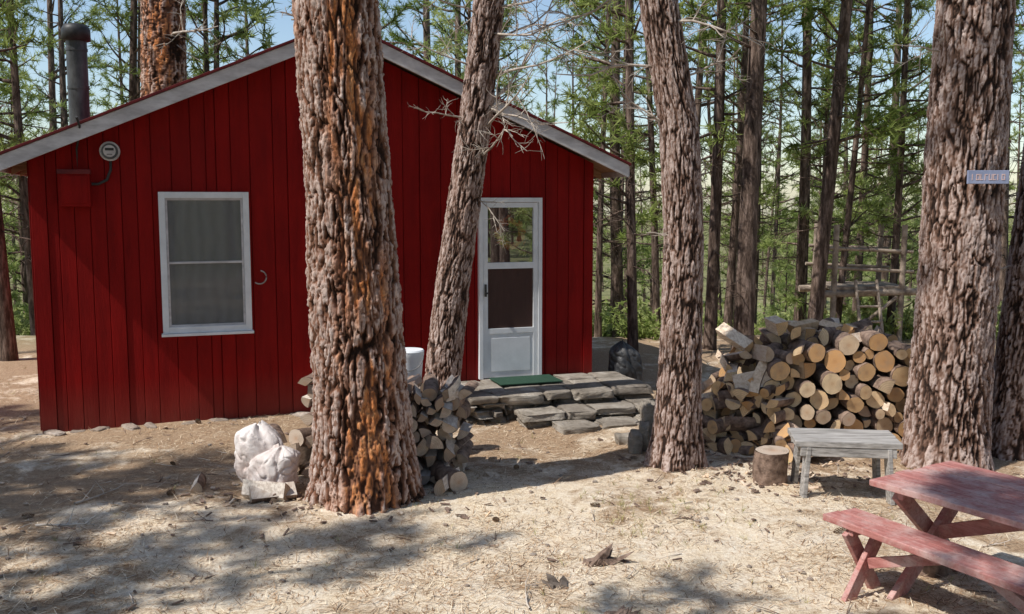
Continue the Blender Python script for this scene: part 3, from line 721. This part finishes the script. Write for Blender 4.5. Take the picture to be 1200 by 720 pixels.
def pack(x0, x1, prof, rmin, rmax):
    C = []; fails = 0
    while fails < 60:
        r = R.uniform(rmin, rmax); best = None; cand = [(x0 + r, r), (R.uniform(x0 + r, x1 - r), r)]
        for i, (x, z, q) in enumerate(C):
            if (q + r) > abs(z - r): dx = math.sqrt((q + r) ** 2 - (z - r) ** 2); cand += [(x + dx, r), (x - dx, r)]
            for wx in (x0 + r, x1 - r):
                if abs(wx - x) < q + r: cand.append((wx, z + math.sqrt((q + r) ** 2 - (wx - x) ** 2)))
            for (X, Z, Q) in C[:i]:
                dx, dz = X - x, Z - z; d = math.hypot(dx, dz)
                if d < q + Q + 2 * r and d > 1e-6:
                    a = ((q + r) ** 2 - (Q + r) ** 2 + d * d) / (2 * d); h2 = (q + r) ** 2 - a * a
                    if h2 > 0:
                        h = math.sqrt(h2)
                        for sg in (1, -1): cand.append((x + a * dx / d - sg * h * dz / d, z + a * dz / d + sg * h * dx / d))
        if C: CA = np.array(C)
        for (x, z) in cand:
            if x < x0 + r - 1e-5 or x > x1 - r + 1e-5 or z < r - 1e-5: continue
            if C and np.any((CA[:, 0] - x) ** 2 + (CA[:, 1] - z) ** 2 < (CA[:, 2] + r - 1e-4) ** 2): continue
            if best is None or z < best[1]: best = (x, z)
        if best is None or best[1] + r > prof(best[0]): fails += 1; continue
        C.append((best[0], best[1], r))
    return C
def stack(mb, ox, oy, rotz, x1, prof, rmin, rmax, L, psplit, jit=.05, yj=.07):
    M0 = Matrix.Translation((ox, oy, 0)) @ Matrix.Rotation(rotz, 4, 'Z')
    for (x, z, r) in pack(0, x1, prof, rmin, rmax):
        kind = 'round' if R.random() > psplit else R.choice(('half', 'third', 'quarter', 'quarter'))
        M = M0 @ Matrix.Translation((x, R.uniform(-jit, jit) , z)) @ Matrix.Rotation(R.gauss(0, yj), 4, 'Z') @ Matrix.Rotation(R.gauss(0, .06), 4, 'X')
        log(mb, M, r * .99, L * R.uniform(.85, 1.1), kind, R.random())
def loose(mb, n, fx, fy, fz, r0, r1, az=(-1.4, .9), til=.15, L=(.3, .42)):
    for i in range(n):
        x = fx(); y = fy(x); r = R.uniform(r0, r1)
        M = Matrix.Translation((x, y, fz(x) + r)) @ Matrix.Rotation(R.uniform(*az), 4, 'Z') @ Matrix.Rotation(R.gauss(0, til), 4, 'X')
        log(mb, M, r, R.uniform(*L), R.choice(('round', 'third', 'quarter', 'half')), R.random())
mb = MB()
stack(mb, 2.30, 8.78, .0, 1.48, lambda x: .94 + .19 * math.sin(min(1, x / 1.48) * 2.6), .045, .105, .45, .22, .10, .12)
stack(mb, 2.42, 9.25, .06, 1.45, lambda x: 1.20 - .22 * abs(x - .6), .06, .10, .45, .25, .09, .12)
stack(mb, 1.74, 9.20, -.66, .90, lambda x: .56 + .44 * min(1, x / .8), .045, .085, .42, .85, .12, .26)
stack(mb, 1.93, 9.62, -.62, .95, lambda x: .74 + .38 * min(1, x / .8), .055, .095, .42, .6, .08)
loose(mb, 30, lambda: R.uniform(1.72, 2.6), lambda x: 8.95 - (x - 1.7) * .42 + R.uniform(-.12, .12), lambda x: R.choice((0, 0, .1, .18)), .04, .08, (-1.5, .8), .2)
loose(mb, 18, lambda: R.uniform(1.78, 2.4), lambda x: 9.05 - (x - 1.7) * .42 + R.uniform(-.05, .1), lambda x: R.uniform(.2, .5) + (x - 1.75) * .35, .04, .07, (-1.7, .2), .25)
loose(mb, 32, lambda: R.uniform(2.0, 3.6), lambda x: 8.98 + R.uniform(0, .35), lambda x: .93 + .11 * R.random() - max(0, 2.5 - x) * .60 - max(0, x - 3.25) * .35, .045, .08, (-1.1, .9), .14)
mb.obj('firewood_pile', [M_LBARK, M_END, M_SPLIT])
mb = MB()
stack(mb, -1.76, 8.0, -.15, .62, lambda x: .92 - .03 * x, .045, .085, .40, .85, .04, .12)
stack(mb, -1.2, 8.05, .0, .85, lambda x: .78, .05, .085, .40, .8, .05, .10)
stack(mb, -.98, 7.72, .12, .52, lambda x: .70 + .1 * math.sin(x * 6), .04, .075, .42, .8, .05, .14)
loose(mb, 6, lambda: R.uniform(-.95, -.55), lambda x: 7.85 + R.uniform(-.1, .2), lambda x: .64 + .06 * R.random(), .04, .065, (-.5, .6), .1)
loose(mb, 4, lambda: R.uniform(-1.95, -1.75), lambda x: 8.0 + R.uniform(-.05, .1), lambda x: R.choice((0, .12, .25)), .06, .08, (-.6, .4), .1)
for (x, y, z, r, L, kd, az, tx, rn) in [(-1.72, 7.36, .06, .09, .36, 'third', 1.3, 0, .45), (-2.00, 7.30, .045, .07, .34, 'half', -1.2, 0, .9), (-.42, 7.56, .085, .085, .4, 'round', .5, 0, .8), (-.58, 7.45, .07, .07, .38, 'third', -.3, 0, .4),
                                    (-1.80, 7.30, .05, .06, .4, 'third', .8, 0, .5), (-2.45, 7.5, .05, .06, .3, 'quarter', .2, 0, .4)]:
    log(mb, Matrix.Translation((x, y, z)) @ Matrix.Rotation(az, 4, 'Z') @ Matrix.Rotation(tx, 4, 'X'), r, L, kd, rn)
mb.obj('old_firewood_stack', [M_LBARK, M_OLDEND, M_OLDSPLIT])
def sack(name, mat, loc, sx, sy, h, rotz, tilt, seed):
    K, n = 70, 120; V = []
    for i in range(K):
        u = i / (K - 1); z = h * u
        prof = (math.sin(min(1, u * 3.2) * math.pi / 2) ** .6) * (1 - .22 * u ** 2)
        if u >= .78:
            q = (u - .78) / .22; prof = (1 - .22 * .61) * (1 - q ** 1.6 * .86)
        for j in range(n):
            a = 2 * math.pi * j / n; ca, sa = math.cos(a), math.sin(a)
            e = (abs(ca) ** 3 + abs(sa) ** 3) ** (-1 / 3)
            fold = .07 * u ** 2 * math.sin(a * 6 + seed + 3 * noise.noise((ca * 2, sa * 2, seed))) + .20 * noise.noise((ca * 1.4 + seed, sa * 1.4, u * 2.0)) + .07 * abs(noise.noise((ca * 3 + seed, sa * 3, u * 5))) - .10 * (1 - abs(noise.noise((ca * 2 + u * 3, sa * 2 - u * 2, u * 4 + seed)))) ** 9
            r = prof * e * (1 + fold)
            V.append((sx / 2 * r * ca + .07 * math.sin(u * 2.6 + seed), sy / 2 * r * sa, z + .05 * noise.noise((ca * 1.5, sa * 1.5, seed + 3)) * u))
    F = [(i * n + j, i * n + (j + 1) % n, (i + 1) * n + (j + 1) % n, (i + 1) * n + j) for i in range(K - 1) for j in range(n)] + [tuple(range((K - 1) * n, K * n))]
    mb = MB(); mb.add(V, F); o = mb.obj(name, [mat], loc=loc); o.rotation_euler = (tilt[0], tilt[1], rotz)
sack('cloth_sack', M_SACK, (-2.12, 7.70, -.02), .42, .36, .54, .3, (-.08, .22), 1.)
sack('cloth_sack', M_SACK, (-1.84, 7.58, -.02), .38, .34, .38, -.3, (-.05, -.04), 4.)
sack('dark_bag', M_DSACK, (1.30, 11.75, -.02), .42, .36, .62, .2, (0, .08), 7.)
def stump(name, x, y, r, h, tz=0):
    mb = MB(); log(mb, Matrix.Translation((x, y, h + tz)) @ Matrix.Rotation(-math.pi / 2 + R.uniform(-.06, .06), 4, 'X'), r, h + .03, 'round', .85); mb.obj(name, [M_LBARK, M_OLDEND, M_SPLIT])
stump('chopping_stump', 2.13, 7.85, .135, .27); stump('chopping_stump', 2.62, 5.95, .11, .2)
# grey work bench
mb = MB(); M = Matrix.Translation((2.62, 7.62, 0)) @ Matrix.Rotation(-.12, 4, 'Z')
box(mb, (-.40, -.24, .405), (.40, -.005, .45), M=M); box(mb, (-.39, .003, .403), (.41, .235, .448), M=M)
box(mb, (-.36, -.235, .33), (.36, -.205, .403), M=M); box(mb, (-.36, .20, .33), (.36, .23, .401), M=M)
for sx in (-1, 1):
    for sy in (-1, 1):
        p = M @ Vector((sx * .30, sy * .19, .40)); q = M @ Vector((sx * .33, sy * .22, -.03)); beam(mb, p, q, .10, .035, up=(1, 0, 0))
mb.obj('wooden_work_bench', [M_GWOOD], bevel=.005)

# ---------------------------------------------------------------- picnic table + bench
PR = math.atan2(-.845, .535)
tbl = empty('picnic_table', (2.10, 5.66, 0), PR)
mb = MB(); nb = 6; w = .80 / nb
for i in range(nb): box(mb, (R.uniform(-.012, .012), i * w + .004, .625), (1.85 + R.uniform(-.01, .01), (i + 1) * w - .004, .662 + R.uniform(-.001, .002)), A=R.random())
mb.obj('table_top', [M_PWOOD], parent=tbl, bevel=.005)
mb = MB()
for x in (.17, 1.60):
    beam(mb, (x, .08, .60), (x, .72, .60), .04, .07)
    beam(mb, (x - .03, .10, .60), (x - .03, .80, -.03), .038, .095, up=(0, 1, 0)); beam(mb, (x + .035, .70, .60), (x + .035, .0, -.03), .038, .095, up=(0, 1, 0))
beam(mb, (.22, .40, .33), (.95, .40, .62), .038, .085); beam(mb, (1.55, .40, .33), (.95, .44, .62), .038, .085)
mb.obj('table_legs', [M_PWOOD], parent=tbl, bevel=.004)
bn = empty('picnic_bench', (1.85, 5.68, 0), math.atan2(-.88, .475))
mb = MB(); box(mb, (0, .0, .405), (1.75, .13, .445)); box(mb, (.008, .138, .404), (1.745, .265, .444)); mb.obj('seat', [M_PWOOD], parent=bn, bevel=.005)
mb = MB()
for x in (.20, 1.5):
    beam(mb, (x, .02, .385), (x, .25, .385), .036, .04)
    beam(mb, (x - .03, .03, .385), (x - .03, .29, -.03), .036, .08, up=(0, 1, 0)); beam(mb, (x + .03, .24, .385), (x + .03, -.03, -.03), .036, .08, up=(0, 1, 0))
beam(mb, (.25, .13, .2), (.75, .13, .39), .035, .06); beam(mb, (1.45, .13, .2), (1., .13, .39), .035, .06)
mb.obj('bench_legs', [M_PWOOD], parent=bn, bevel=.004)

# ---------------------------------------------------------------- sign on tree
sg = empty('trail_sign', (3.88, 8.12, 2.49), -.05)
mb = MB(); box(mb, (-.14, -.014, -.055), (.19, .014, .055)); tube(mb, [(.025, .0, .03), (.025, .1, .03)], .006, 6, 0); mb.obj('board', [M_SIGN], parent=sg, bevel=.004)
mb = MB(); x = -.11
for ch in range(8):
    box(mb, (x, -.0165, -.025), (x + .006, -.0145, .025)); 
    if ch % 2: box(mb, (x + .0062, -.0165, .016), (x + .022, -.0145, .024)); 
    if ch % 3: box(mb, (x + .0062, -.0165, -.024), (x + .022, -.0145, -.017))
    if ch % 3 == 1: box(mb, (x + .0222, -.0165, -.024), (x + .028, -.0145, .025))
    x += .034
mb.obj('lettering', [M_LETTER], parent=sg)

# ---------------------------------------------------------------- lookout platform
mb = MB()
for k in range(9): beam(mb, (5.20 + .1 * R.random(), 16.2 + k * .12, .86), (6.55, 16.2 + k * .12, .86), .11, .05)
for yy in (16.15, 17.2):
    tube(mb, [(5.05, yy, .76), (6.7, yy, .80)], .06, 8); tube(mb, [(5.2, yy, 1.52), (6.6, yy, 1.46)], .028, 8); tube(mb, [(5.15, yy, 1.20), (6.62, yy, 1.13)], .028, 8)
for xx in (5.3, 6.42):
    for yy in (16.15, 17.2): tube(mb, [(xx, yy, -.5), (xx + .03, yy, 1.9)], .05, 8)
    tube(mb, [(xx, 16.1, 1.44), (xx, 17.3, 1.44)], .03, 8)
tube(mb, [(5.35, 16.1, -.1), (6.35, 16.1, .72)], .03, 6)
for xx in (5.65, 6.0): tube(mb, [(xx, 15.65, -.1), (xx, 16.1, 1.0)], .028, 6)
for k in range(4): tube(mb, [(5.63, 15.72 + .1 * k, .1 + .24 * k), (6.02, 15.72 + .1 * k, .1 + .24 * k)], .022, 6)
mb.obj('lookout_platform', [M_PLAT])

# ---------------------------------------------------------------- ground litter
def gz(x, y):
    return .05 * noise.noise((x * .5, y * .5, 0)) + .022 * noise.noise((x * 2.3, y * 2.3, 3)) + .012 * noise.noise((x * 6, y * 6, 9)) + float(hgt(x, y))
n = 120000
yy = 3.6 + 9.0 * rng.random(n) ** 1.3; xx = (rng.random(n) * 2 - 1) * (yy * .62 + .3)
keep = np.array([noise.noise((x * .9, y * .9, 5.)) + noise.noise((x * 3, y * 3, 5.)) * .6 > R.uniform(-.8, .45) for x, y in zip(xx, yy)])
xx, yy = xx[keep], yy[keep]; n = len(xx); zz = np.array([gz(x, y) for x, y in zip(xx, yy)]) + .004 + rng.random(n) * .008
a = rng.random(n) * 2 * np.pi; L = rng.uniform(.04, .13, n); w = rng.uniform(.0014, .0034, n)
dx, dy = np.cos(a), np.sin(a); dz = rng.normal(size=n) * .15
P0 = np.stack([xx, yy, zz], 1); d = np.stack([dx, dy, dz], 1); p = np.stack([-dy, dx, 0 * dx], 1)
V = np.stack([P0 - p * w[:, None], P0 + p * w[:, None], P0 + d * L[:, None]], 1).reshape(-1, 3)
mb = MB(); mb.add(V, [np.arange(len(V)).reshape(-1, 3)], 0, np.repeat(rng.random(n), 3), 0, smooth=False); mb.obj('pine_needle_litter', [M_LITTER])
mb = MB()
for i in range(320):
    y = R.uniform(4., 12); x = R.uniform(-.6, .6) * y
    L = R.uniform(.05, .26); twig(mb, (x, y, gz(x, y) + .008), (R.gauss(0, 1), R.gauss(0, 1), .02), L, .003 + .008 * L, R.choice((0, 0, 1)), R.choice((0, 1)), .14, 4)
for (x, y, dx, dy, L, r) in [(-3.35, 6.7, 1, .25, .42, .012), (-3.3, 7.2, .35, 1, .45, .011), (-.55, 4.9, 1, .5, .3, .006), (-2.9, 5.2, 1, -.3, .4, .007), (.1, 5.3, -.3, 1, .35, .007)]:
    twig(mb, (x, y, gz(x, y) + .015), (dx, dy, .02), L, r, 1, 0, .15, 5)
mb.obj('fallen_twigs', [M_STICK, M_LBARK])
mb = MB()
for i in range(350):
    y = R.uniform(4., 12); x = R.uniform(-.6, .6) * y; s = R.uniform(.008, .03)
    rock(mb, (x, y, gz(x, y) + s * .15), (s * 1.4, s * 1.1, s * .7), i * 1.7, R.uniform(0, 3), sub=2)
mb.obj('pebbles', [M_STONE])
mb = MB()
for i in range(420):
    if R.random() < .5: x, y = R.gauss(2.2, .5), R.gauss(8.2, .35)
    elif R.random() < .5: x, y = R.gauss(-1.4, .7), R.gauss(7.3, .3)
    else: y = R.uniform(4.2, 10); x = R.uniform(-.6, .6) * y
    M = Matrix.Translation((x, y, gz(x, y) + .012)) @ Euler((R.gauss(0, .25), R.gauss(0, .25), R.uniform(0, 6.28))).to_matrix().to_4x4()
    l, w_ = R.uniform(.01, .04), R.uniform(.005, .015); box(mb, (-l, -w_, -.004), (l, w_, .004), R.choice((0, 1, 1)), M=M, B=R.random())
mb.obj('wood_chips', [M_SPLIT, M_LBARK])
def cone(mb, x, y, s):
    z = gz(x, y) + s * .4; M = Matrix.Translation((x, y, z)) @ Euler((math.pi / 2 + R.uniform(-.4, .4), 0, R.uniform(0, 6.28))).to_matrix().to_4x4()
    V = []; F = []
    for k in range(60):
        f = k / 60; h = (f - .5) * s * 1.6; r = s * .42 * math.sin(math.pi * (f * .85 + .1)) ** .7; th = k * 2.399
        c, s_ = math.cos(th), math.sin(th); b = len(V); ww = s * .13
        V += [(c * r * .3 - s_ * ww * .5, s_ * r * .3 + c * ww * .5, h), (c * r * .3 + s_ * ww * .5, s_ * r * .3 - c * ww * .5, h), (c * r * 1.1 + s_ * ww, s_ * r * 1.1 - c * ww, h + s * .12), (c * r * 1.1 - s_ * ww, s_ * r * 1.1 + c * ww, h + s * .12)]
        F.append((b, b + 1, b + 2, b + 3))
    mb.add(V, F, 0, 0, 0, M, False)
mb = MB()
for i in range(22):
    y = R.uniform(4.6, 11); x = R.uniform(-.6, .6) * y; cone(mb, x, y, R.uniform(.035, .055))
mb.obj('pine_cones', [M_CONE])
def shard(mb, x, y, s, rot, seed):
    for k in range(7):
        a = rot + R.uniform(-.5, .5); L = s * R.uniform(.6, 1.2); w = s * R.uniform(.12, .3)
        px_, py_ = x + R.uniform(-.3, .3) * s, y + R.uniform(-.2, .2) * s
        M = Matrix.Translation((px_, py_, gz(px_, py_) + w * .3)) @ Euler((R.uniform(-.5, .5), R.uniform(-.75, .2), a)).to_matrix().to_4x4()
        V = [(-L / 2, -w / 2, -w / 3), (L / 3, -w / 2, -w / 4), (L / 3, w / 2, -w / 4), (-L / 2, w / 2, -w / 3), (-L / 2.4, -w / 2.6, w / 3), (L / 4, -w / 3, w / 3.5), (L / 4, w / 3, w / 4), (-L / 2.2, w / 2.4, w / 3), (L * .62, R.uniform(-.3, .3) * w, .1 * w)]
        F = [(0, 3, 2, 1), (4, 5, 6, 7), (0, 1, 5, 4), (2, 3, 7, 6), (3, 0, 4, 7), (1, 2, 8), (2, 6, 8), (6, 5, 8), (5, 1, 8)]
        mb.add(V, F, 0, R.random(), 0, M, False)
mb = MB(); shard(mb, .57, 6.05, .24, .3, 1); mb.obj('broken_root', [M_LBARK])
mb = MB(); shard(mb, .26, 5.7, .17, 1.8, 2); mb.obj('broken_root', [M_DBOARD])
mb = MB(); shard(mb, .62, 5.25, .14, .8, 3); mb.obj('broken_root', [M_LBARK])
mb = MB(); C = []; D = []
for i in range(420):
    y = R.uniform(5, 16); x = R.uniform(-.6, .6) * y
    if noise.noise((x * .7, y * .7, 8)) < -.05: continue
    if R.random() < .25: x, y = R.gauss(1.0, .3), R.gauss(7.1, .3)
    C.append((x, y, gz(x, y))); D.append((0, 0, 1.))
tufts(mb, C, D, 10, .07, .0035, 0, .5); mb.obj('grass', [M_GRASS])

# ---------------------------------------------------------------- light, sky, camera
sd = Vector((-.90, -.44, 0)).normalized(); EL = math.radians(52)
sv = Vector((sd.x * math.cos(EL), sd.y * math.cos(EL), math.sin(EL)))
su = bpy.data.lights.new('sun', 'SUN'); su.energy = 5.0; su.angle = math.radians(.5); su.color = (1, .97, .92)
so = bpy.data.objects.new('sun', su); scene.collection.objects.link(so); so.rotation_euler = (-sv).to_track_quat('-Z', 'Y').to_euler(); so.location = (-20, -5, 30)
w = bpy.data.worlds.new('World'); scene.world = w; w.use_nodes = True
nt = w.node_tree; nt.nodes.clear()
sky = nt.nodes.new('ShaderNodeTexSky'); sky.sky_type = 'NISHITA'; sky.sun_disc = False; sky.sun_elevation = EL; sky.sun_rotation = math.atan2(sd.x, sd.y); sky.dust_density = .6; sky.ozone_density = 1.0; sky.air_density = 1.0
bg = nt.nodes.new('ShaderNodeBackground'); bg.inputs[1].default_value = .15; wo = nt.nodes.new('ShaderNodeOutputWorld')
nt.links.new(sky.outputs[0], bg.inputs[0]); nt.links.new(bg.outputs[0], wo.inputs[0])
cd = bpy.data.cameras.new('camera'); co = bpy.data.objects.new('camera', cd); scene.collection.objects.link(co)
co.location = (0, 0, 2.3); co.rotation_euler = (math.radians(90 - 6.2), 0, 0); cd.lens = 34.5; cd.sensor_width = 36; cd.clip_end = 2000; cd.clip_start = .05
scene.camera = co
scene.view_settings.view_transform = 'Standard'; scene.view_settings.look = 'None'; scene.view_settings.exposure = 0
